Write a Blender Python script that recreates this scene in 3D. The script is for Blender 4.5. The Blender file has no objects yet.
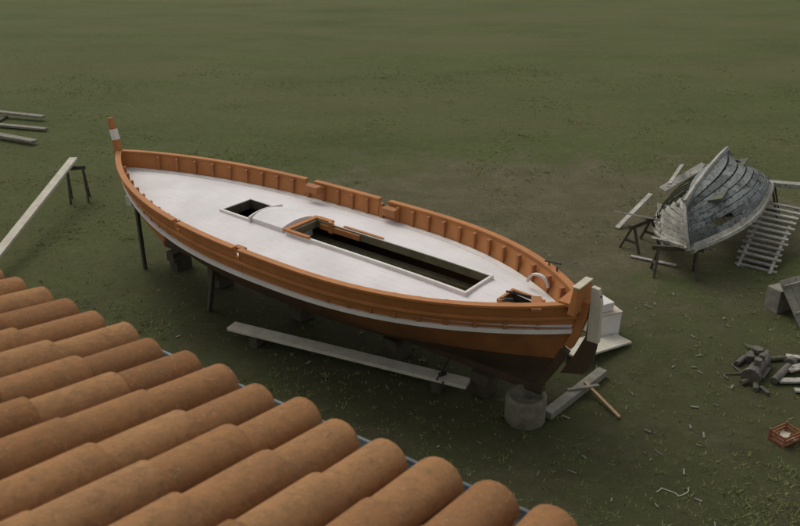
import bpy, math, random
import numpy as np
from mathutils import Vector, Matrix, Euler
random.seed(7)
rad=math.radians
scene=bpy.context.scene

# ------------------------------------------------------------ materials
def new_mat(name):
    m=bpy.data.materials.new(name); m.use_nodes=True
    nt=m.node_tree; return m,nt,nt.nodes['Principled BSDF']
def N(nt,t,**kw):
    n=nt.nodes.new(t)
    for k,v in kw.items(): setattr(n,k,v)
    return n
def noise(nt,vec,scale,detail=6,rough=.6,dist=0):
    n=N(nt,'ShaderNodeTexNoise'); n.inputs['Scale'].default_value=scale
    n.inputs['Detail'].default_value=detail; n.inputs['Roughness'].default_value=rough
    n.inputs['Distortion'].default_value=dist
    nt.links.new(vec,n.inputs['Vector']); return n.outputs['Fac']
def ramp(nt,fac,stops):
    r=N(nt,'ShaderNodeValToRGB'); e=r.color_ramp.elements
    while len(e)>2: e.remove(e[-1])
    for i,(p,c) in enumerate(stops):
        if i<2: el=e[i]; el.position=p
        else: el=e.new(p)
        el.color=(*c,1) if len(c)==3 else c
    nt.links.new(fac,r.inputs['Fac']); return r.outputs['Color']
def mix(nt,fac,a,b,mode='MIX'):
    m=N(nt,'ShaderNodeMix'); m.data_type='RGBA'; m.blend_type=mode
    def put(s,v):
        if isinstance(v,(int,float)): s.default_value=v
        elif isinstance(v,tuple): s.default_value=(*v,1)
        else: nt.links.new(v,s)
    put(m.inputs[0],fac); put(m.inputs[6],a); put(m.inputs[7],b); return m.outputs[2]
def mapped(nt,scale=(1,1,1),loc=(0,0,0),rot=(0,0,0)):
    tc=N(nt,'ShaderNodeTexCoord'); mp=N(nt,'ShaderNodeMapping')
    mp.inputs['Scale'].default_value=scale; mp.inputs['Location'].default_value=loc; mp.inputs['Rotation'].default_value=rot
    nt.links.new(tc.outputs['Object'],mp.inputs['Vector']); return mp.outputs['Vector']
def bump(nt,b,h,strength=.3,dist=.01):
    n=N(nt,'ShaderNodeBump'); n.inputs['Strength'].default_value=strength; n.inputs['Distance'].default_value=dist
    nt.links.new(h,n.inputs['Height']); nt.links.new(n.outputs['Normal'],b.inputs['Normal'])
def painted(name,c,dark,worn=None,rough=.6,scale=3,stretch=(1,1,1),wornamt=.62,tint=.0):
    m,nt,b=new_mat(name)
    v=mapped(nt,stretch)
    col=ramp(nt,noise(nt,v,scale,8,.65),[(.3,dark),(.62,c)])
    if worn: 
        f=ramp(nt,noise(nt,v,scale*6,6,.7),[(wornamt,(0,0,0)),(wornamt+.06,(1,1,1))])
        col=mix(nt,f,col,worn)
    if tint:
        a=N(nt,'ShaderNodeAttribute'); a.attribute_name='tint'
        col=mix(nt,1.0,col,ramp(nt,a.outputs['Fac'],[(0,(1-tint,)*3),(1,(1+tint*.3,)*3)]),'MULTIPLY')
    nt.links.new(col,b.inputs['Base Color']); b.inputs['Roughness'].default_value=rough
    b.inputs['Specular IOR Level'].default_value=.3
    bump(nt,b,noise(nt,v,scale*12,4,.7),.25,.006)
    return m
M={}
M['orange']=painted('orange_paint',(.45,.185,.062),(.36,.145,.05),(.34,.20,.11),.7,2.2,(1,1,1),.64)
M['orange_in']=painted('orange_inner',(.38,.155,.058),(.27,.11,.042),(.28,.17,.09),.7,2.5,(1,1,1),.6)
M['white']=painted('white_paint',(.72,.69,.68),(.60,.57,.55),(.42,.38,.33),.65,2.0,(1,1,1),.66)
M['cream']=painted('cream_paint',(.56,.51,.43),(.44,.39,.31),(.3,.25,.18),.7,3,(1,1,1),.64)
M['bottom']=painted('bottom_paint',(.085,.052,.033),(.055,.038,.026),(.11,.07,.045),.85,2.0)
M['wood']=painted('pale_timber',(.56,.53,.46),(.42,.38,.31),(.28,.24,.19),.8,4,(1,1,1),.64)
M['greywood']=painted('grey_timber',(.25,.235,.20),(.14,.13,.11),(.08,.07,.06),.85,5)
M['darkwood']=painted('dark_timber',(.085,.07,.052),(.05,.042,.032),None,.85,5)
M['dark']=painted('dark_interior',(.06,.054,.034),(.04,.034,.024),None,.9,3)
M['sole']=painted('bilge_boards',(.18,.155,.09),(.10,.09,.055),None,.85,3)
M['metal']=painted('rusty_metal',(.13,.125,.115),(.05,.046,.04),(.15,.07,.035),.6,5,(1,1,1),.56)
M['concrete']=painted('concrete',(.19,.175,.135),(.10,.09,.07),(.07,.06,.045),.9,6)
M['zinc']=painted('zinc_gutter',(.30,.34,.36),(.20,.22,.24),None,.45,4)
M['plaster']=painted('wall_plaster',(.55,.50,.42),(.42,.38,.31),None,.9,1.2)
M['oldpaint']=painted('peeled_grey_paint',(.20,.228,.238),(.11,.12,.122),(.075,.063,.05),.8,3,(.35,1,1),.53,.5)
M['oldwhite']=painted('peeled_white_paint',(.46,.445,.41),(.24,.23,.205),(.12,.10,.08),.8,4,(.5,1,1),.55,.35)
M['oldgreen']=painted('peeled_green',(.15,.16,.108),(.08,.08,.055),(.05,.045,.035),.8,4,(.5,1,1),.55,.3)
# hull topside planking: red lead aft, turning dark brown forward
m,nt,b=new_mat('hull_red_lead'); v=mapped(nt)
sx=N(nt,'ShaderNodeSeparateXYZ'); nt.links.new(v,sx.inputs[0])
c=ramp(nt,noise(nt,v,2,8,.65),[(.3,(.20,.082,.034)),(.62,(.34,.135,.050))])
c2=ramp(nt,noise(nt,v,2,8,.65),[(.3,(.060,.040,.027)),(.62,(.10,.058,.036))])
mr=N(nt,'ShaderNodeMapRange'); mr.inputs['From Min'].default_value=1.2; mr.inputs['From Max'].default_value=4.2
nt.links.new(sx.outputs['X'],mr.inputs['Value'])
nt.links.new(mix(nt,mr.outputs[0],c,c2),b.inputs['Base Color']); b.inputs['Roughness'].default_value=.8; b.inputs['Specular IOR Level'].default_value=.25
bump(nt,b,noise(nt,v,20,4),.2,.006); M['hullred']=m

# deck with plank seams
m,nt,b=new_mat('deck_paint'); v=mapped(nt)
c=ramp(nt,noise(nt,v,1.3,7,.6),[(.3,(.64,.61,.63)),(.65,(.77,.74,.77))])
c=mix(nt,ramp(nt,noise(nt,mapped(nt,(.6,3,1)),7,6,.7),[(.54,(0,0,0)),(.78,(.5,.5,.5))]),c,(.50,.46,.42))
c=mix(nt,ramp(nt,noise(nt,v,22,5,.8),[(.64,(0,0,0)),(.72,(.5,.5,.5))]),c,(.36,.32,.28))
w=N(nt,'ShaderNodeTexWave'); w.bands_direction='Y'; w.inputs['Scale'].default_value=2.6; w.inputs['Distortion'].default_value=0
nt.links.new(v,w.inputs['Vector'])
seam=ramp(nt,w.outputs['Fac'],[(.0,(1,1,1)),(.05,(0,0,0))])
c=mix(nt,mix(nt,.14,(0,0,0),seam),c,(.40,.37,.34))
nt.links.new(c,b.inputs['Base Color']); b.inputs['Roughness'].default_value=.8; b.inputs['Specular IOR Level'].default_value=.2; bump(nt,b,noise(nt,v,30,4),.12,.004)
M['deck']=m

# terracotta
m,nt,b=new_mat('terracotta'); v=mapped(nt)
a=N(nt,'ShaderNodeAttribute'); a.attribute_name='tint'
base=ramp(nt,a.outputs['Fac'],[(0,(.30,.142,.064)),(.5,(.41,.205,.092)),(1,(.49,.265,.128))])
c=mix(nt,ramp(nt,noise(nt,v,5,8,.7),[(.35,(0,0,0)),(.75,(.55,.55,.55))]),base,(.27,.15,.08))
c=mix(nt,ramp(nt,noise(nt,v,22,7,.8),[(.48,(0,0,0)),(.70,(.75,.75,.75))]),c,(.19,.13,.075))
c=mix(nt,ramp(nt,noise(nt,v,60,4,.8),[(.58,(0,0,0)),(.68,(.6,.6,.6))]),c,(.55,.37,.23))
c=mix(nt,ramp(nt,noise(nt,v,9,8,.8),[(.60,(0,0,0)),(.70,(.55,.55,.55))]),c,(.12,.105,.075))
nt.links.new(c,b.inputs['Base Color']); b.inputs['Roughness'].default_value=.95; b.inputs['Specular IOR Level'].default_value=.1
bump(nt,b,noise(nt,v,40,7,.75),.9,.014); M['tile']=m

# ground
m,nt,b=new_mat('field_ground'); v=mapped(nt)
g=ramp(nt,noise(nt,mapped(nt,(.5,1,1)),.35,8,.62),[(.3,(.092,.112,.041)),(.5,(.118,.145,.053)),(.72,(.150,.168,.070))])
g=mix(nt,ramp(nt,noise(nt,v,6,9,.75),[(.38,(.7,.7,.7)),(.66,(0,0,0))]),g,(.070,.080,.032))
g=mix(nt,ramp(nt,noise(nt,v,2.1,9,.7),[(.52,(0,0,0)),(.74,(.6,.6,.6))]),g,(.17,.16,.08))
g=mix(nt,ramp(nt,noise(nt,mapped(nt,(.4,1.6,1),rot=(0,0,.2)),.12,5,.6),[(.42,(0,0,0)),(.62,(.5,.5,.5))]),g,(.14,.13,.066))
d=ramp(nt,noise(nt,v,1.2,9,.7),[(.3,(.115,.102,.064)),(.5,(.18,.156,.104)),(.7,(.25,.22,.155))])
d=mix(nt,ramp(nt,noise(nt,v,14,8,.8),[(.42,(.7,.7,.7)),(.62,(0,0,0))]),d,(.10,.092,.052))
def math2(op,a,b_):
    n=N(nt,'ShaderNodeMath',operation=op)
    for i,x in enumerate((a,b_)):
        if isinstance(x,(int,float)): n.inputs[i].default_value=x
        else: nt.links.new(x,n.inputs[i])
    return n.outputs[0]
def sph(loc,sc,rot=0):
    tc=N(nt,'ShaderNodeTexCoord'); 
    s=N(nt,'ShaderNodeVectorMath',operation='SUBTRACT'); s.inputs[1].default_value=loc; nt.links.new(tc.outputs['Object'],s.inputs[0])
    r=N(nt,'ShaderNodeVectorRotate'); r.inputs['Angle'].default_value=rot; nt.links.new(s.outputs[0],r.inputs['Vector'])
    q=N(nt,'ShaderNodeVectorMath',operation='MULTIPLY'); q.inputs[1].default_value=sc; nt.links.new(r.outputs[0],q.inputs[0])
    l=N(nt,'ShaderNodeVectorMath',operation='LENGTH'); nt.links.new(q.outputs[0],l.inputs[0]); return l.outputs['Value']
wob=noise(nt,v,.5,8,.7)
m1=math2('ADD',sph((4.0,18.0,0),(1/8.5,1/5.5,0)),math2('MULTIPLY',math2('SUBTRACT',wob,.5),2.6))
f1=ramp(nt,m1,[(.55,(.92,.92,.92)),(1.3,(0,0,0))])
m2=math2('ADD',sph((1.0,9.0,0),(1/14.,1/6.5,0)),math2('MULTIPLY',math2('SUBTRACT',wob,.5),1.8))
f2=ramp(nt,m2,[(.6,(.8,.8,.8)),(1.2,(0,0,0))])
soil=ramp(nt,noise(nt,v,2.6,9,.75),[(.32,(.064,.060,.035)),(.55,(.104,.096,.058)),(.75,(.16,.142,.094))])
soil=mix(nt,ramp(nt,noise(nt,v,.9,7,.75),[(.42,(0,0,0)),(.60,(.7,.7,.7))]),soil,(.086,.103,.040))
col=mix(nt,f2,g,soil)
col=mix(nt,f1,col,d)
# shade under the hull, painted into the soil colour as a dark patch
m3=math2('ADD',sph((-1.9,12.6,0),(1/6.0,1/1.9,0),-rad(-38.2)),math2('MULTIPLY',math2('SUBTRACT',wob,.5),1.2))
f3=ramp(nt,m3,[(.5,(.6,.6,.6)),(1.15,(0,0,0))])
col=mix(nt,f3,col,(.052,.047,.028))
col=mix(nt,ramp(nt,noise(nt,v,38,4,.8),[(.35,(.6,.6,.6)),(.5,(0,0,0))]),col,(.042,.040,.021))
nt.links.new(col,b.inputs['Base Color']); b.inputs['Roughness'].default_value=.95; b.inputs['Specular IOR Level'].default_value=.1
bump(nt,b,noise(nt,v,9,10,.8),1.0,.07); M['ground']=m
m,nt,b=new_mat('grass_blades'); v=mapped(nt)
a=N(nt,'ShaderNodeAttribute'); a.attribute_name='tint'
c=ramp(nt,a.outputs['Fac'],[(0,(.115,.14,.048)),(.6,(.165,.195,.072)),(1,(.25,.235,.125))])
nt.links.new(c,b.inputs['Base Color']); b.inputs['Roughness'].default_value=.9; b.inputs['Specular IOR Level'].default_value=.1; M['grass']=m
def flat(name,c,r=.6):
    return painted(name,c,tuple(x*.75 for x in c),None,r,5)
M['plastic_orange']=flat('orange_plastic',(.30,.125,.07))
M['black']=flat('black_iron',(.03,.028,.025))
M['ply']=flat('plywood',(.40,.27,.15))

# ------------------------------------------------------------ mesh builder
class MB:
    def __init__(s): s.v=[];s.f=[];s.t=[];s.mi=[]
    def add(s,vs,fs,tint=.5,mi=0):
        o=len(s.v); s.v+= [tuple(x) for x in vs]; s.f+=[tuple(i+o for i in f) for f in fs]; s.t+=[tint]*len(fs); s.mi+=[mi]*len(fs)
    def box(s,size,loc,rot=(0,0,0),tint=.5,mi=0,taper=1.0):
        R=Euler(rot).to_matrix(); sx,sy,sz=[q/2 for q in size]; vs=[]
        for z in(-1,1):
            for y in(-1,1):
                for x in(-1,1):
                    k=taper if z>0 else 1
                    vs.append(R@Vector((x*sx*k,y*sy*k,z*sz))+Vector(loc))
        s.add(vs,[(0,2,3,1),(4,5,7,6),(0,1,5,4),(2,6,7,3),(0,4,6,2),(1,3,7,5)],tint,mi)
    def beam(s,a,b,w,h,roll=0,tint=.5,mi=0):
        a=Vector(a);b=Vector(b);d=(b-a).normalized(); up=Vector((0,0,1))
        if abs(d.z)>.97: up=Vector((0,1,0))
        sd=d.cross(up).normalized(); u2=sd.cross(d)
        if roll:
            R=Matrix.Rotation(roll,3,d); sd=R@sd;u2=R@u2
        vs=[]
        for p in(a,b):
            for i,j in((-1,-1),(1,-1),(1,1),(-1,1)): vs.append(p+sd*i*w/2+u2*j*h/2)
        s.add(vs,[(0,3,2,1),(4,5,6,7),(0,1,5,4),(1,2,6,5),(2,3,7,6),(3,0,4,7)],tint,mi)
    def sweep(s,pts,w,h,side=None,closed=False,tint=.5,mi=0):
        pts=[Vector(p) for p in pts]; n=len(pts); vs=[]
        for i,p in enumerate(pts):
            if closed: t=pts[(i+1)%n]-pts[i-1]
            else: t=pts[min(i+1,n-1)]-pts[max(i-1,0)]
            t.normalize()
            sd=Vector(side) if side else t.cross(Vector((0,0,1)))
            sd.normalize(); u=sd.cross(t).normalized()
            ww=w[i] if isinstance(w,list) else w; hh=h[i] if isinstance(h,list) else h
            for a,b in((-1,-1),(1,-1),(1,1),(-1,1)): vs.append(p+sd*a*ww/2+u*b*hh/2)
        fs=[]
        for i in range(n if closed else n-1):
            j=(i+1)%n
            for k in range(4):
                k2=(k+1)%4; fs.append((i*4+k,i*4+k2,j*4+k2,j*4+k))
        if not closed: fs+= [(3,2,1,0),tuple((n-1)*4+k for k in range(4))]
        s.add(vs,fs,tint,mi)
    def cyl(s,a,b,r0,r1=None,n=14,caps=True,tint=.5,mi=0):
        r1=r0 if r1 is None else r1
        a=Vector(a);b=Vector(b);d=(b-a).normalized(); up=Vector((0,0,1)) if abs(d.z)<.9 else Vector((1,0,0))
        x=d.cross(up).normalized(); y=d.cross(x); vs=[]
        for p,r in((a,r0),(b,r1)):
            for i in range(n):
                an=2*math.pi*i/n; vs.append(p+x*math.cos(an)*r+y*math.sin(an)*r)
        fs=[(i,(i+1)%n,n+(i+1)%n,n+i) for i in range(n)]
        if caps: fs+=[tuple(range(n-1,-1,-1)),tuple(range(n,2*n))]
        s.add(vs,fs,tint,mi)
    def grid(s,rows,tint=.5,skip=None,mi=0,mif=None):
        m_=len(rows[0]); vs=[p for r in rows for p in r]; fs=[]; mm=[]
        for i in range(len(rows)-1):
            for j in range(m_-1):
                if skip and skip(i,j): continue
                fs.append((i*m_+j,i*m_+j+1,(i+1)*m_+j+1,(i+1)*m_+j)); mm.append(mif(i,j) if mif else mi)
        s.add(vs,fs,tint,mi)
        s.mi[len(s.mi)-len(fs):]=mm
    def obj(s,name,mats,parent=None,smooth=False,bevel=0,recalc=True,solid=0):
        me=bpy.data.meshes.new(name); me.from_pydata(s.v,[],s.f); 
        at=me.attributes.new('tint','FLOAT','FACE'); at.data.foreach_set('value',s.t)
        me.polygons.foreach_set('material_index',s.mi)
        if not isinstance(mats,(list,tuple)): mats=[mats]
        for q in mats: me.materials.append(M[q])
        if smooth: me.polygons.foreach_set('use_smooth',[True]*len(me.polygons))
        me.update()
        if recalc:
            import bmesh
            bm=bmesh.new(); bm.from_mesh(me); bmesh.ops.recalc_face_normals(bm,faces=bm.faces); bm.to_mesh(me); bm.free()
        o=bpy.data.objects.new(name,me); bpy.context.collection.objects.link(o)
        if parent: o.parent=parent
        if solid:
            sm=o.modifiers.new('s','SOLIDIFY'); sm.thickness=solid; sm.offset=0
        if bevel:
            bv=o.modifiers.new('b','BEVEL'); bv.width=bevel; bv.segments=2; bv.limit_method='ANGLE'
        return o
def empty(name,loc=(0,0,0),rot=(0,0,0)):
    e=bpy.data.objects.new(name,None); e.location=loc; e.rotation_euler=rot; bpy.context.collection.objects.link(e); return e

# ------------------------------------------------------------ ground
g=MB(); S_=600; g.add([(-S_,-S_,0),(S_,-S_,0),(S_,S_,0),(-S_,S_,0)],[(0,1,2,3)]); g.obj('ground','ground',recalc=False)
gr=MB()
def tuft(x,y,h,n):
    t=random.random()
    for k in range(n):
        a=random.uniform(0,6.28); l=random.uniform(.3,1.)*h; r=random.uniform(0,.06)
        bx=x+math.cos(a)*r; by=y+math.sin(a)*r; w=.005+.005*random.random(); ta=a+1.57
        tx=bx+math.cos(a)*h*random.uniform(.4,1.3); ty=by+math.sin(a)*h*random.uniform(.4,1.3)
        gr.add([(bx-math.cos(ta)*w,by-math.sin(ta)*w,-.003),(bx+math.cos(ta)*w,by+math.sin(ta)*w,-.003),(tx,ty,l)],[(0,1,2)],min(1,max(0,t*.7+random.random()*.4)))
clumps=[(random.uniform(-16,16),random.uniform(6,36),random.uniform(.3,1.6)) for _ in range(170)]
for i in range(12000):
    y=5.5+34*random.random()**1.5; x=random.uniform(-.62,.62)*(y+3)
    dd=((x-3.6)/6.5)**2+((y-18.3)/4.5)**2
    if dd<1 and random.random()<.8: continue
    tuft(x,y,random.uniform(.02,.06),4)
for cx,cy,cr_ in clumps:
    for k in range(int(60*cr_)):
        x=random.gauss(cx,cr_*.5); y=random.gauss(cy,cr_*.4)
        if y<5.5: continue
        tuft(x,y,random.uniform(.03,.08),5)
gr.obj('grass','grass',recalc=False)

# ------------------------------------------------------------ main boat
L=10.57;B=1.598;SM=.432;PA=2.758;PB=2.643; ZK=.50
boat=empty('wooden_fishing_boat',(2.488,9.584,0),(0,0,rad(141.84)))
def hb(s):
    a=(1-s/SM,PA) if s<SM else ((s-SM)/(1-SM),PB)
    return B*max(0,1-a[0]**a[1])**.9
def zs(s):
    a=1-s/SM if s<SM else (s-SM)/(1-SM)
    return 1.947+a*a*((2.01 if s<SM else 2.174)-1.947)
def ends(z):
    h=min(1,max(0,(z-ZK)/(2.0-ZK)))
    return .04+.60*(1-h)**1.5, L-.02-1.3*(1-h)**2.2
def hullpt(s,z,side):
    zt=zs(s); e=abs(2*s-1)**2
    h=max(0,min(1,(z-ZK)/(zt-ZK)))
    mid=(1-(1-h)**2.5)**.8; fine=h**1.35
    f=mid*(1-e)+ (mid*.35+fine*.65)*e
    u0,u1=ends(z)
    y=max(.035,hb(s)*f)
    return Vector((u0+(u1-u0)*s,side*y,z))
ST=[.5-.5*math.cos(math.pi*i/72) for i in range(73)]
SB=.43
for side,sn in((1,'near'),(-1,'far')):
    mb=MB(); rows=[]
    for s in ST:
        zt=zs(s)-SB; rows.append([hullpt(s,ZK+(zt-ZK)*k/16,side) for k in range(17)])
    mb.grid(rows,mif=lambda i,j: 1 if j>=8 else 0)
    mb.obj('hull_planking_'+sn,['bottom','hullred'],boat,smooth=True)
    mb=MB(); mb.sweep([hullpt(s,zs(s)-SB,side)+Vector((0,side*.02,0)) for s in ST],.07,.065); mb.obj('white_strake_'+sn,'white',boat)
    notch=[(6.72,6.86),(5.1,5.22)] if side==1 else [(6.42,6.62),(4.62,4.84)]
    SS=sorted(set(ST+[x/L for a,b in notch for x in(a,a+.004,b,b+.004)]))
    def inn(u): return any(a+.002<u<b+.002 for a,b in notch)
    rows=[]; segs=[[]]; mb=MB()
    for s in SS:
        u=s*L; top=zs(s)-(.12 if inn(u) else .0); bot=zs(s)-SB
        po=hullpt(s,top,side); pb=hullpt(s,bot,side)
        th=Vector((0,-side*min(.05,abs(po.y)),0))
        rows.append([pb,po,po+th,pb+th])
        if inn(u):
            if segs[-1]: segs.append([])
        else: segs[-1].append(po+th*.4+Vector((0,0,.015)))
    mb.grid(rows); mb.obj('bulwark_'+sn,'orange',boat)
    mb=MB()
    for sg in segs:
        if len(sg)>1: mb.sweep(sg,.11,.035)
    mb.obj('rail_cap_'+sn,'orange',boat,bevel=.008)
    mb=MB(); mb.sweep([hullpt(s,zs(s)-.2,side)+Vector((0,side*.012,0)) for s in ST],.045,.05); mb.obj('rubbing_rail_'+sn,'orange',boat,bevel=.01)
    mb=MB(); u=.45
    while u<10.1:
        s=u/L; p=hullpt(s,zs(s)-.2,side)
        q=hullpt(s+.01,zs(s)-.2,side)-p; an=math.atan2(q.y,q.x)
        mb.box((.06,.07,.37),p+Vector((0,-side*.085,-.005)),(0,0,an)); u+=.36+random.uniform(-.02,.02)
    mb.obj('frame_heads_'+sn,'orange_in',boat,bevel=.006)
HATCH=[(1.72,5.27,.33),(6.3,6.97,.33),(.75,1.2,.17)]
def dz(s,y):
    b=max(.05,hb(s)); return zs(s)-.36+ .20*(b/B)*(1-min(1,abs(y)/b)**2)
us=sorted(set([round(L*(.012+.976*i/90),4) for i in range(91)]+[h[0] for h in HATCH]+[h[1] for h in HATCH]))
rows=[]
for u in us:
    s=u/L; p=hullpt(s,zs(s)-.36,1); b=max(.02,p.y-.02)
    r=[min(.17,b*.2),min(.33,b*.4)]; r=[0]+r+[r[1]+(b-r[1])*k/5 for k in range(1,6)]
    ys=[-q for q in r[::-1][:-1]]+r
    rows.append([Vector((u,y,dz(s,y))) for y in ys])
def skip(i,j):
    uc=(us[i]+us[i+1])/2; yc=(rows[i][j].y+rows[i][j+1].y)/2
    return any(a<uc<b_ and abs(yc)<w for a,b_,w in HATCH)
mb=MB(); mb.grid(rows,skip=skip); mb.obj('deck','deck',boat,smooth=True)
for side in(1,-1):
    mb=MB(); pts=[]
    for s in ST[4:-4]:
        p=hullpt(s,zs(s)-.36,side); pts.append(Vector((p.x,p.y-side*.12,dz(s,p.y-side*.12)+.012)))
    mb.sweep(pts,.12,.025); mb.obj('covering_board_'+('near' if side>0 else 'far'),'white',boat)
def coaming(name,a,b_,w,h,t,mat_,wallmat,depth=.35):
    mb=MB(); n=14
    for side in(1,-1):
        pts=[Vector((a-t+(b_-a+2*t)*k/n,side*(w+t/2),dz((a+(b_-a)*k/n)/L,w)+h/2-.02)) for k in range(n+1)]
        mb.sweep(pts,t,h+.04)
    for u in(a-t/2,b_+t/2):
        mb.box((t-.004,2*w-.002,h+.03),(u,0,dz(u/L,w)+h/2-.02))
    mb.obj(name+'_coaming',mat_,boat,bevel=.006)
    mb=MB()
    for side in(1,-1):
        rows=[[Vector((a+(b_-a)*k/n,side*(w-.003),dz((a+(b_-a)*k/n)/L,w)+h-.012)),Vector((a+(b_-a)*k/n,side*(w-.003),dz((a+(b_-a)*k/n)/L,w)-depth))] for k in range(n+1)]
        mb.grid(rows)
    for u in(a+.003,b_-.003):
        z=dz(u/L,w); mb.add([(u,-w,z+h-.02),(u,w,z+h-.02),(u,w,z-depth),(u,-w,z-depth)],[(0,1,2,3)])
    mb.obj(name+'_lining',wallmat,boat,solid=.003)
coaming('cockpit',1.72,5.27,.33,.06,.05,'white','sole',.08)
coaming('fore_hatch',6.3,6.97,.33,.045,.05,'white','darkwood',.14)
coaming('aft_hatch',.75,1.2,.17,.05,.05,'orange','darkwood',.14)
mb=MB(); z0=dz(5.3/L,.3)+.06
mb.box((.34,.10,.04),(5.1,-.37,z0+.02)); mb.box((.10,.80,.04),(5.31,0,z0+.022)); mb.box((.5,.07,.04),(5.02,.375,z0+.021))
mb.box((.10,.05,.2),(4.92,-.31,z0-.06)); mb.box((.9,.04,.10),(4.72,-.315,z0-.09))
mb.obj('cockpit_orange_sill','orange',boat,bevel=.006)
mb=MB(); mb.sweep([(5.27-.02-2.9*k/10,-.372,dz((5.25-2.9*k/10)/L,.33)+.074) for k in range(2,6)],.05,.012)
mb.obj('cockpit_edge_strip','orange',boat)
mb=MB(); mb.box((5.0,1.2,.03),(4.2,0,1.30)); 
mb.obj('cockpit_sole','sole',boat)
mb=MB()
for u in (2.3,2.9,3.5,4.1,4.7): mb.box((.07,1.2,.09),(u,0,1.37))
for y in(-.40,.40): mb.box((4.2,.16,.18),(3.9,y,1.39))
mb.obj('cockpit_beams','sole',boat)
mb=MB(); rows=[]
for k in range(9):
    y=-.36+.72*k/8; zc=dz(5.8/L,0)+.07+.05*(1-(y/.36)**2)
    rows.append([Vector((5.42,y,zc)),Vector((6.17+.06*(1-(y/.36)**2),y,zc))])
mb.grid(rows)
mb.grid([[rows[k][0],Vector((rows[k][0].x,rows[k][0].y,1.5))] for k in range(9)])
mb.grid([[rows[k][1],Vector((rows[k][1].x,rows[k][1].y,1.5))] for k in range(9)])
for k in(0,8): mb.add([rows[k][0],rows[k][1],Vector((6.17,rows[k][1].y,1.5)),Vector((5.42,rows[k][0].y,1.5))],[(0,1,2,3)])
mb.obj('hatch_cover','deck',boat)
mb=MB(); mb.sweep([(6.2+.07*(1-(y/.40)**2),y,dz(6.2/L,y)+.05) for y in [-.40+.8*k/10 for k in range(11)]],.03,.12)
mb.obj('hatch_rim','white',boat,bevel=.005)
# stem & stern posts
mb=MB(); pts=[]
for k in range(14):
    z=ZK-.08+(2.2-ZK+.08)*k/13; pts.append(Vector((ends(z)[1]+.03,0,z)))
pts+= [Vector((L+.04,0,2.4)),Vector((L+.08,0,2.62)),Vector((L+.13,0,2.86))]
mb.sweep(pts,.10,[.16]*14+[.16,.13,.09],side=(0,1,0)); mb.obj('stem_post','orange',boat,bevel=.012)
mb=MB(); mb.box((.155,.108,.22),(L+.055,0,2.52),(0,.2,0)); mb.obj('stem_white_band','white',boat,bevel=.01)
mb=MB(); pts=[Vector((ends(z)[0]-.05,0,z)) for z in [1.3+.085*k for k in range(10)]]
mb.sweep(pts,.11,.12,side=(0,1,0)); mb.obj('stern_post','orange',boat,bevel=.012)
mb=MB(); pts=[Vector((ends(z)[0]-.045,0,z)) for z in [ZK-.08+.09*k for k in range(10)]]
mb.sweep(pts,.11,.12,side=(0,1,0)); mb.obj('stern_post_foot','bottom',boat,bevel=.012)
mb=MB(); mb.beam((.5,0,ZK-.05),(L-1.25,0,ZK-.05),.12,.14); mb.obj('keel','bottom',boat,bevel=.01)
# rudder
mb=MB(); prof=[(-.02,2.2),(-.15,2.2),(-.17,1.5),(-.14,1.2),(-.02,.95),(.32,.85),(.14,1.2),(-.00,1.55)]
n=len(prof)
for y in(-.03,.03): mb.add([(x-.06,y,z) for x,z in prof],[tuple(range(n))])
mb.add([(x-.06,y,z) for y in(-.03,.03) for x,z in prof],[(i,(i+1)%n,n+(i+1)%n,n+i) for i in range(n)])
mb.obj('rudder','bottom',boat)
mb=MB(); pr=[(-.075,2.30),(-.18,2.29),(-.23,2.1),(-.25,1.50),(-.085,1.50)]
for y in(-.037,.037): mb.add([(x,y,z) for x,z in pr],[tuple(range(5))])
mb.add([(x,y,z) for y in(-.037,.037) for x,z in pr],[(i,(i+1)%5,5+(i+1)%5,5+i) for i in range(5)])
mb.obj('rudder_head','cream',boat)
mb=MB()
mb.add([(.02,-.22,1.92),(.02,.28,1.92),(.02,.22,2.30),(.02,-.17,2.30),(.13,-.22,1.92),(.13,.28,1.92),(.10,.22,2.30),(.10,-.17,2.30)],[(0,3,2,1),(4,5,6,7),(0,1,5,4),(1,2,6,5),(2,3,7,6),(3,0,4,7)])
mb.box((.24,.46,.07),(.18,0,2.035))
mb.obj('stern_head_block','orange',boat,bevel=.012)
mb=MB(); mb.box((.11,.40,.022),(.06,.025,2.314)); mb.obj('stern_head_cap','cream',boat,bevel=.005)
mb=MB()
mb.box((.30,.16,.14),(6.25,-1.28,1.93)); mb.box((.30,.16,.14),(4.5,-1.42,1.84)); mb.box((.22,.10,.1),(5.3,1.4,1.86)); mb.box((.14,.4,.05),(.55,.35,1.98),(0,0,.5))
mb.obj('mooring_bitts','orange_in',boat,bevel=.01)
mb=MB()
for u,sd in((.75,-1),(.95,-1)):
    p=hullpt(u/L,zs(u/L),sd); mb.cyl(p+Vector((0,-sd*.02,0)),p+Vector((0,-sd*.02,.10)),.012)
p=hullpt(.85/L,2.0,-1); mb.cyl(p+Vector((-.12,.02,.12)),p+Vector((.14,.02,.10)),.012)
mb.cyl((1.15,.28,1.85),(.85,.45,2.0),.012); mb.cyl((.95,.25,1.84),(1.0,.5,1.95),.012); mb.cyl((.7,-.05,1.85),(1.1,.22,1.95),.015)
mb.obj('thole_pins_and_tools','black',boat)
mb=MB(); mb.sweep([(1.0+.17*math.cos(a),-.52,1.80+.16*math.sin(a)) for a in [math.pi*k/10 for k in range(11)]],.05,.03,side=(0,1,0))
mb.obj('white_hoop','white',boat)
mb=MB()
for u in(1.5,3.2,5.4,7.6,8.9):
    for k in range(2): mb.box((.24+random.uniform(0,.1),.40+random.uniform(-.1,.1),.205),(u,0,.103+.207*k),(0,0,random.uniform(-.15,.15)))
for u in (2.6,5.0,7.6):
    p=hullpt(u/L,1.05,-1); mb.beam(Vector((u+.05,p.y-.10,0)),p+Vector((0,-.02,0)),.08,.08)
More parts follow.
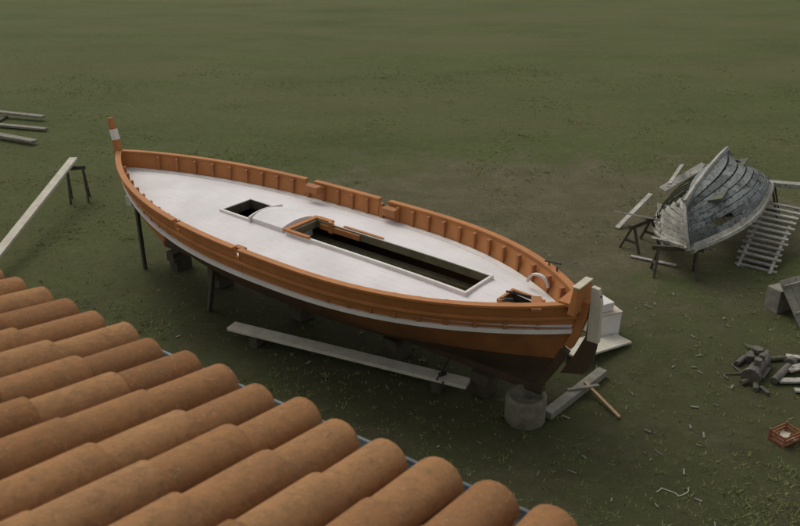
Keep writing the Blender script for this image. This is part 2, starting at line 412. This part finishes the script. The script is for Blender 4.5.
p=hullpt(6.9/L,.95,1); mb.beam(Vector((6.95,p.y-.05,0)),p+Vector((0,.01,0)),.08,.08)
p=hullpt(9.6/L,1.45,1); mb.beam((p.x-.03,p.y+.02,0),p,.07,.07)
mb.obj('keel_blocks_and_props','darkwood',boat,bevel=.008)
mb=MB(); mb.box((.16,.10,.2),(9.75,.42,1.40),(0,0,.2)); mb.obj('pale_wedge','wood',boat,bevel=.008)

# ------------------------------------------------------------ tiled house
e=Vector((-.8218,.5697,0)); h_=Vector((-.5697,-.8218,0)); T0=Vector((.525,2.148,5.034))
house=empty('tiled_house',(0,0,0))
SL=rad(12.5)
def tile(mb,P,ax,rgt,nrm,l,r0,r1,convex,tint,n=11,th=.013):
    vs=[]
    wob=[random.uniform(-.0022,.0022) for _ in range(n)]
    for q,r in((P,r0),(P+ax*l*.5,(r0+r1)/2+random.uniform(-.001,.001)),(P+ax*l,r1)):
        for rr in(r,r-th):
            for k in range(n):
                a=math.pi*k/(n-1); sg=1 if convex else -1; r2=rr+wob[k]
                vs.append(q+rgt*math.cos(a)*r2+nrm*sg*math.sin(a)*r2*.92+ax*wob[k]*1.5)
    fs=[]
    for seg in(0,2*n):
        for k in range(n-1):
            fs+=[(seg+k,seg+k+1,seg+2*n+k+1,seg+2*n+k),(seg+n+k+1,seg+n+k,seg+3*n+k,seg+3*n+k+1)]
    for k in range(n-1): fs.append((k+1,k,n+k,n+k+1))
    mb.add(vs,fs,tint)
def roof_side(mb,origin,along,up_h,i0,i1,rows_):
    up=(up_h*math.cos(SL)+Vector((0,0,math.sin(SL)))).normalized(); nrm=along.cross(up); 
    if nrm.z<0: nrm=-nrm
    for i in range(i0,i1):
        off=random.uniform(-.02,.02); base=random.uniform(.25,.75)
        for r in range(rows_):
            t=min(1,max(0,base+random.uniform(-.45,.45)))
            ax=(up-nrm*.026+along*random.uniform(-.018,.018)).normalized()
            P=origin+along*(i*.23+random.uniform(-.006,.006))+up*(r*.40+off+random.uniform(-.015,.015))+nrm*(-.045+random.uniform(0,.008))
            tile(mb,P,ax,along,nrm,.47,.104*random.uniform(.97,1.02),.093,True,t)
            P2=origin+along*((i+.5)*.23)+up*(r*.40+.03)+nrm*(.02)
            tile(mb,P2,ax,along,nrm,.47,.085,.10,False,t*.6)
RW=12; 
mb=MB(); roof_side(mb,T0,e,h_,-7,42,RW)
up=h_*math.cos(SL)+Vector((0,0,math.sin(SL))); ridge=T0+up*(RW*.40+.05)
run=(RW*.40+.05)*math.cos(SL)
T1=T0+h_*2*run
roof_side(mb,T1,e,-h_,-7,42,RW)
for k in range(-4,25):
    tile(mb,ridge+e*(k*.40)+Vector((0,0,-.04)),(e+Vector((0,0,-.03))).normalized(),h_,Vector((0,0,1)),.46,.13,.11,True,random.random())
o=mb.obj('roof_tiles','tile',house,smooth=True,recalc=False)
o.modifiers.new('e','EDGE_SPLIT').split_angle=rad(50)
mb=MB()
a0=T0-e*1.7; a1=T0+e*9.6
for A,Bv,up_h in((a0,a1,h_),(a0+h_*2*run,a1+h_*2*run,-h_)):
    u_=(up_h*math.cos(SL)+Vector((0,0,math.sin(SL))))*(run/math.cos(SL))
    dn=Vector((0,0,-.10)); s0=up_h*.06
    mb.add([A+dn+s0,Bv+dn+s0,Bv+dn+u_,A+dn+u_,A+dn*1.6+s0,Bv+dn*1.6+s0,Bv+dn*1.6+u_,A+dn*1.6+u_],[(0,1,2,3),(4,7,6,5),(0,4,5,1),(1,5,6,2),(2,6,7,3),(3,7,4,0)])
mb.obj('roof_deck','darkwood',house)
mb=MB()
nrm=e.cross(up); nrm=nrm if nrm.z>0 else -nrm
for i in range(-7,42):
    c=T0+e*i*.23+h_*.05+nrm*(-.05)
    k=9; vs=[c+e*math.cos(math.pi*j/(k-1))*.088+nrm*math.sin(math.pi*j/(k-1))*.082 for j in range(k)]
    mb.add(vs,[tuple(range(k))])
mb.obj('eave_mortar','concrete',house)
inset=.35; c0=a0+e*.3+h_*inset; c1=a1-e*.3+h_*inset; c2=a1-e*.3+h_*(2*run-inset); c3=a0+e*.3+h_*(2*run-inset)
zt=T0.z-.12
mb=MB(); 
q=[Vector((p.x,p.y,0)) for p in(c0,c1,c2,c3)]; tp=[Vector((p.x,p.y,zt)) for p in(c0,c1,c2,c3)]
g0=(c0+c3)/2; g1=(c1+c2)/2; g0.z=g1.z=ridge.z-.2
mb.add(q+tp+[g0,g1],[(0,1,5,4),(1,2,6,9,5),(2,3,7,6),(3,0,4,8,7)])
mb.obj('walls','plaster',house)
mb=MB()
for k in (1.4,4.2,7.0):
    p=c0+e*k; ang=math.atan2(e.y,e.x)
    for zc in(1.6,3.9):
        mb.box((.9,.06,1.1),(p.x-h_.x*.02,p.y-h_.y*.02,zc),(0,0,ang),mi=1)
        for sx in(-.68,.68):
            pp=p+e*sx-h_*.03; mb.box((.44,.04,1.14),(pp.x,pp.y,zc),(0,0,ang),mi=0)
        pp=p-h_*.05; mb.box((1.1,.16,.05),(pp.x,pp.y,zc-.6),(0,0,ang),mi=2)
mb.obj('windows',['oldgreen','black','concrete'],house)
mb=MB(); gc=T0-h_*.045+Vector((0,0,-.10)); rows=[]
for k in range(9):
    a=math.pi+math.pi*k/8; off=-h_*math.cos(a)*.055+Vector((0,0,math.sin(a)*.055))
    rows.append([gc-e*1.7+off,gc+e*9.6+off])
mb.grid(rows); mb.obj('gutter','zinc',house,smooth=True,solid=.004)
mb=MB(); pr=gc-h_*.058; mb.cyl(pr-e*1.7,pr+e*9.6,.009,n=8); mb.obj('gutter_bead','zinc',house,smooth=True)

# ------------------------------------------------------------ loose timber
def trestle(mb,c,ang,w,hh):
    R=Matrix.Rotation(ang,3,'Z'); c=Vector(c)
    mb.beam(c+R@Vector((-w/2,0,hh-.05)),c+R@Vector((w/2,0,hh-.05)),.07,.09)
    for sx in(-1,1):
        for sy in(-1,1):
            mb.beam(c+R@Vector((sx*w*.42,sy*.24,0)),c+R@Vector((sx*w*.36,sy*.02,hh-.07)),.05,.04)
        mb.beam(c+R@Vector((sx*w*.40,-.17,hh*.35)),c+R@Vector((sx*w*.40,.17,hh*.35)),.03,.06)
sc=empty('scaffold_board')
mb=MB(); A=Vector((-2.907,12.15,.25)); Bq=Vector((1.04,10.38,.23)); mb.beam(A,Bq,.25,.06); mb.obj('board','wood',sc,bevel=.006)
d=(Bq-A).normalized(); ang=math.atan2(d.y,d.x)
mb=MB(); 
for p in(A+d*.5,Bq-d*.5):
    mb.box((.16,.26,.19),(p.x,p.y,.095),(0,0,ang+.1),taper=.9)
mb.obj('blocks','darkwood',sc,bevel=.01)
mb=MB(); p=Bq-d*.42
mb.cyl(p+Vector((-.1,-.12,.03)),p+Vector((.12,.16,.26)),.012); mb.cyl(p+Vector((.0,-.15,.03)),p+Vector((-.05,-.22,-.2)),.012)
mb.box((.12,.05,.05),p+Vector((0,.02,.055)),(0,0,.5)); mb.obj('clamp','black',sc)

lp=empty('long_pole_on_stand')
mb=MB(); mb.beam((-8.1,12.7,.12),(-8.16,19.4,1.0),.2,.07); mb.obj('pole','wood',lp,bevel=.006)
mb=MB(); trestle(mb,(-8.05,19.1,0),.3,.5,.9); mb.obj('stand','darkwood',lp)
tp_=empty('timber_pile')
mb=MB()
for (a,b2,w) in(((-14.5,25.6,.16),(-11.2,24.0,.12),.25),((-15,27.8,.2),(-12.1,26.9,.15),.22),((-15,26.6,.10),(-11.5,25.6,.07),.2)):
    mb.beam(a,b2,w,.07)
mb.obj('planks','greywood',tp_,bevel=.006)
mb=MB(); mb.box((.2,2.6,.1),(-13.6,26.0,.03)); mb.obj('bearer','darkwood',tp_)

dr=empty('concrete_drum',(1.83,9.80,0))
mb=MB(); n=28; prof=[(.285,0),(.30,.04),(.30,.40),(.285,.43),(.235,.43),(.225,.40),(.22,.36),(0,.35)]
rows=[[Vector((r*math.cos(2*math.pi*k/n)*(1+.02*math.sin(k*2.3)),r*math.sin(2*math.pi*k/n)*(1+.015*math.cos(k*1.7)),z)) for r,z in prof] for k in range(n+1)]
rows[-1]=rows[0]
mb.grid(rows); mb.obj('drum','concrete',dr,smooth=True)
mb=MB(); mb.cyl((.05,.02,.35),(.05,.02,.42),.04); mb.obj('lifting_stub','metal',dr)

wb=empty('wooden_baulk')
mb=MB(); mb.beam((2.15,9.80,.07),(3.24,10.98,.07),.16,.12); mb.obj('baulk','greywood',wb,bevel=.01)
st=empty('orange_handled_stick')
mb=MB(); mb.beam((2.85,10.55,.16),(3.22,9.80,.03),.05,.035); mb.obj('handle','ply',st,bevel=.005)
mb=MB(); mb.beam((2.55,10.35,.14),(3.05,10.45,.16),.05,.03); mb.obj('cross_piece','greywood',st)
bd=empty('loose_boards')
mb=MB(); mb.beam((2.75,11.25,.22),(3.85,12.05,.06),.34,.04); mb.beam((2.6,11.7,.05),(3.6,12.2,.05),.2,.05); mb.obj('boards','wood',bd,bevel=.006)
mb=MB(); mb.box((.25,.2,.2),(2.85,11.4,.10)); mb.obj('block','darkwood',bd)

wc=empty('white_crates',(3.52,12.35,0),(0,0,.35))
mb=MB(); mb.box((.46,.42,.46),(0,0,.23),taper=1.04); mb.box((.30,.34,.16),(-.05,.02,.575),(0,0,.1),taper=1.04)
mb.obj('boxes','white',wc,bevel=.015)
mb=MB(); mb.box((.50,.455,.035),(0,0,.477)); mb.obj('lid','cream',wc,bevel=.006)

# ------------------------------------------------------------ old overturned boat
ob=empty('derelict_rowing_boat',(6.98,16.75,.72),(0,0,math.atan2(.868,.497)))
OL=5.6;OB=1.14;OD=.80
body=empty('hull_frame'); body.parent=ob; body.rotation_euler=(rad(180-19),rad(2),0)
def ohb(s): 
    a=abs(2*s-1.04)/1.0 if s<.52 else abs(2*s-1.04)/.96
    return OB*max(0.0,1-min(1,a)**2.4)**.85
def opt(s,h,side):
    e=abs(2*s-1)**2; mid=(1-(1-h)**2.3)**.75; f=mid*(1-e)+h**1.2*e
    x=-OL/2+.35*(1-h)**2+ s*(OL-.7*(1-h)**2)
    sag=.06*math.sin(s*7+side)
    return Vector((x,side*max(.03,ohb(s)*f)*(1+sag*h),-OD+h*(OD+.10*e)+ .06*e*(1-h)+sag*.6*h))
SO=[i/36 for i in range(37)]
NB=9
for side,nm in((-1,'planking_port'),(1,'planking_starboard')):
    mb=MB()
    for k in range(NB):
        h0=(k/NB)**1.15; h1=((k+1)/NB)**1.15
        t=random.random()
        for i in range(36):
            if random.random()<.10: t=random.random()
            sm_=(i+.5)/36
            if side==-1:
                if k in(1,2,3,4,5) and .16+.03*k<sm_<.88-.05*((k*7)%3): continue
                if k==6 and .25<sm_<.7: continue
                if k==7 and .5<sm_<.9: continue
            else:
                if k==3 and .72<sm_<.90: continue
                if k==2 and .66<sm_<.78: continue
                if k==6 and .12<sm_<.2: continue
            pull=.02 if (i*k)%17==5 else 0
            out=Vector((0,side*(.012+pull),-.006-pull))
            a,b2,c_,d_=opt(SO[i],h0,side)+out,opt(SO[i+1],h0,side)+out,opt(SO[i+1],h1-.014,side),opt(SO[i],h1-.014,side)
            mb.add([a,b2,c_,d_],[(0,1,2,3)],t,0 if (k<8 if side==1 else k<2) else 1)
    mb.obj(nm,['oldpaint','oldwhite'],body,solid=.022)
mb=MB()
for i in range(2,35,2):
    s=SO[i]
    for side in(1,-1):
        if side==-1 and i in(10,18,24): continue
        mb.sweep([opt(s,h,side)+Vector((0,-side*.03,.03)) for h in [k/10 for k in range(11)]],.04,.04,side=(1,0,0))
mb.obj('ribs','oldgreen',body)
mb=MB()
mb.sweep([opt(s,0,1)*1.0+Vector((0,-.03,-.04)) for s in SO],.07,.10); mb.obj('keel','oldwhite',body)
mb=MB()
for side in(1,-1): mb.sweep([opt(s,1,side)+Vector((0,side*.02,0)) for s in SO],.07,.07)
for s_ in(.0,1.0): mb.sweep([opt(s_,h,0)+Vector((0,0,0)) for h in [k/8 for k in range(9)]],.06,.09,side=(0,1,0))
mb.obj('gunwales','oldwhite',body)
mb=MB()
for s_ in(.3,.5,.72):
    p=opt(s_,.9,1); mb.box((.2,2*p.y,.03),(p.x,0,p.z))
mb.box((3.6,.9,.03),(0,.1,-OD+.22))
mb.obj('thwarts_and_bottom_boards','oldgreen',body)
def trest(loc,ang,w,hh):
    t=empty('sawhorse',loc,(0,0,ang)); mb=MB(); trestle(mb,(0,0,0),0,w,hh); mb.obj('frame','darkwood',t)
trest((5.55,14.75,0),-.15,1.0,.62); trest((7.9,18.3,0),-.35,1.8,.60); trest((5.25,16.2,0),.7,.9,.6)
bp=empty('broken_planks')
mb=MB()
for a,b2,w in(((6.25,18.2,.6),(7.45,18.9,1.0),.20),((5.9,17.16,.62),(5.5,15.3,.35),.14),((5.15,15.2,.62),(6.3,14.7,.56),.10),((4.9,15.6,.03),(5.7,15.1,.04),.09),((4.75,16.7,.62),(6.0,15.9,.64),.08),((5.0,17.2,.02),(5.9,17.9,.6),.12),((6.2,17.6,.95),(6.9,18.9,1.0),.10)):
    mb.beam(a,b2,w,.025,tint=random.random(),roll=random.uniform(-.4,.4))
mb.obj('planks','oldwhite',bp)
pl=empty('slatted_panel')
mb=MB(); P0=Vector((7.0,15.25,.03)); P1=Vector((8.1,16.85,.80)); W=Vector((.62,-.42,-.02))
for k in range(13):
    p=P0.lerp(P1,k/12)+Vector((0,0,random.uniform(-.01,.01))); mb.beam(p-W*random.uniform(.03,.1),p+W*random.uniform(1,1.1),.11,.025,tint=random.random())
for f in(.08,.9): mb.beam(P0+W*f-Vector((.05,.08,.03)),P1+W*f+Vector((.05,.08,-.02)),.06,.05)
mb.obj('slats','oldwhite',pl)
tb=empty('timber_beam')
mb=MB(); mb.beam((8.45,18.2,.80),(10.6,17.1,.92),.22,.10); mb.obj('beam','oldwhite',tb,bevel=.01)
mb=MB(); trestle(mb,(9.8,17.5,0),1.1,.8,.84); trestle(mb,(8.8,18.0,0),1.1,.7,.76); mb.obj('legs','darkwood',tb)

# ------------------------------------------------------------ right-hand clutter
cr=empty('leaning_hatch_board',(7.38,13.0,0),(0,0,.45))
mb=MB()
for k in range(5): mb.beam((-.42+.2*k,-.35,.03),(-.42+.2*k,.25,.70),.19,.03,tint=random.random())
mb.beam((-.5,-.2,.24),(.5,-.2,.24),.04,.07); mb.beam((-.5,.14,.62),(.5,.14,.62),.04,.07)
mb.box((.9,.30,.45),(.05,.40,.225)); mb.obj('panel','greywood',cr,bevel=.006)
en=empty('engine_parts',(5.75,11.05,0),(0,0,.9))
mb=MB()
mb.cyl((-.35,0,.12),(.35,0,.12),.10); mb.cyl((-.42,.0,.12),(-.35,0,.12),.15); mb.cyl((.1,0,.12),(.1,0,.30),.05); mb.cyl((-.12,0,.12),(-.12,0,.32),.06)
mb.cyl((.35,0,.12),(.6,.03,.10),.04); mb.box((.4,.3,.06),(0,0,.03)); mb.cyl((-.2,-.3,.07),(.4,-.36,.07),.06); mb.cyl((.0,.33,.05),(.5,.25,.05),.045); mb.cyl((.5,-.35,.07),(.62,-.36,.07),.085)
for k in range(6):
    a=k*1.047; mb.cyl((-.43,.11*math.cos(a),.12+.11*math.sin(a)),(-.40,.11*math.cos(a),.12+.11*math.sin(a)),.015,n=6)
mb.box((.16,.12,.14),(.28,.22,.07),(0,0,.4)); mb.sweep([(-.5+.05*k,.3+.1*math.sin(k*.8),.02) for k in range(12)],.02,.02)
mb.box((.2,.06,.05),(-.5,-.25,.03),(0,0,.9)); mb.cyl((.65,.2,.0),(.65,.2,.09),.09)
mb.obj('castings','metal',en,bevel=.004)
bo=empty('bottles')
mb=MB()
for x,y,a in((5.35,10.7,.4),(5.5,10.5,1.2),(6.1,11.4,.2),(6.0,11.6,2.)):
    dv=Vector((math.cos(a),math.sin(a),0)); c=Vector((x,y,.045)); mb.cyl(c,c+dv*.2,.043); mb.cyl(c+dv*.2,c+dv*.27,.043,.016); mb.cyl(c+dv*.27,c+dv*.32,.016)
mb.obj('glass','oldgreen',bo,smooth=False)
b3=empty('scrap_boards')
mb=MB()
for a,b2,w in(((5.95,10.75,.05),(7.2,10.75,.06),.12),((6.1,10.5,.04),(7.4,10.3,.05),.10),((6.2,11.0,.09),(7.3,11.5,.04),.14),((6.4,11.5,.05),(7.5,11.1,.12),.10)):
    mb.beam(a,b2,w,.03,tint=random.random())
mb.obj('boards','oldwhite',b3)
oc=empty('orange_crate',(5.42,9.30,0),(0,0,.5))
mb=MB()
for z in(.03,.09,.15):
    for y in(-.12,.12): mb.box((.34,.010,.035),(0,y,z))
    for x in(-.17,.17): mb.box((.010,.24,.035),(x,0,z))
for x in(-.17,.17):
    for y in(-.12,.12): mb.box((.025,.025,.18),(x,y,.09))
mb.box((.34,.24,.012),(0,0,.012)); mb.obj('basket','plastic_orange',oc)
mb=MB(); mb.box((.2,.12,.05),(.02,.02,.05),(0,.1,.4)); mb.cyl((-.1,-.05,.06),(.05,-.1,.08),.035); mb.obj('contents','cream',oc)
rp=empty('rope_scrap')
mb=MB(); mb.sweep([(3.3+.03*k+.03*math.sin(k*1.1),8.2+.08*math.sin(k*.5),.010) for k in range(17)],.008,.008); mb.obj('rope','wood',rp)
db=MB()
for i in range(150):
    x=random.uniform(-5,8.5); y=random.uniform(7.5,17)
    if random.random()<.5: x=random.uniform(1.5,8)
    l=random.uniform(.02,.14); a=random.uniform(0,3.14)
    db.beam((x,y,.012),(x+l*math.cos(a),y+l*math.sin(a),.015+random.random()*.02),random.uniform(.01,.03),.012,tint=random.random())
db.obj('wood_scraps','greywood')

# ------------------------------------------------------------ light, sky, camera
w=bpy.data.worlds.new('World'); scene.world=w; w.use_nodes=True; nt=w.node_tree
bg=nt.nodes['Background']; sky=nt.nodes.new('ShaderNodeTexSky'); sky.sky_type='NISHITA'; sky.sun_disc=False
EL=rad(52); AZ=rad(-35)
sky.sun_elevation=EL; sky.sun_rotation=AZ; sky.dust_density=3; sky.air_density=1
hs=nt.nodes.new('ShaderNodeHueSaturation'); hs.inputs['Saturation'].default_value=.25
mx=nt.nodes.new('ShaderNodeMix'); mx.data_type='RGBA'; mx.blend_type='MULTIPLY'; mx.inputs[0].default_value=1; mx.inputs[7].default_value=(1,.975,.88,1)
nt.links.new(sky.outputs[0],hs.inputs['Color']); nt.links.new(hs.outputs[0],mx.inputs[6]); nt.links.new(mx.outputs[2],bg.inputs['Color'])
bg.inputs['Strength'].default_value=.15
sd=bpy.data.lights.new('sun','SUN'); sd.energy=.6; sd.angle=rad(30); sd.color=(1,.94,.84)
so=bpy.data.objects.new('sun',sd); bpy.context.collection.objects.link(so)
dirv=Vector((math.sin(AZ)*math.cos(EL),math.cos(AZ)*math.cos(EL),math.sin(EL)))
so.rotation_euler=dirv.to_track_quat('Z','Y').to_euler(); so.location=dirv*50
scene.view_settings.view_transform='Standard'; scene.view_settings.look='None'; scene.view_settings.exposure=0
cd=bpy.data.cameras.new('camera'); co=bpy.data.objects.new('camera',cd); bpy.context.collection.objects.link(co)
cd.sensor_width=36; cd.lens=36.23; cd.clip_end=2000; cd.clip_start=.05
cd.dof.use_dof=True; cd.dof.focus_distance=11.0; cd.dof.aperture_fstop=3.5
co.location=(0,0,7); co.rotation_euler=(rad(90-24.578),0,0); scene.camera=co
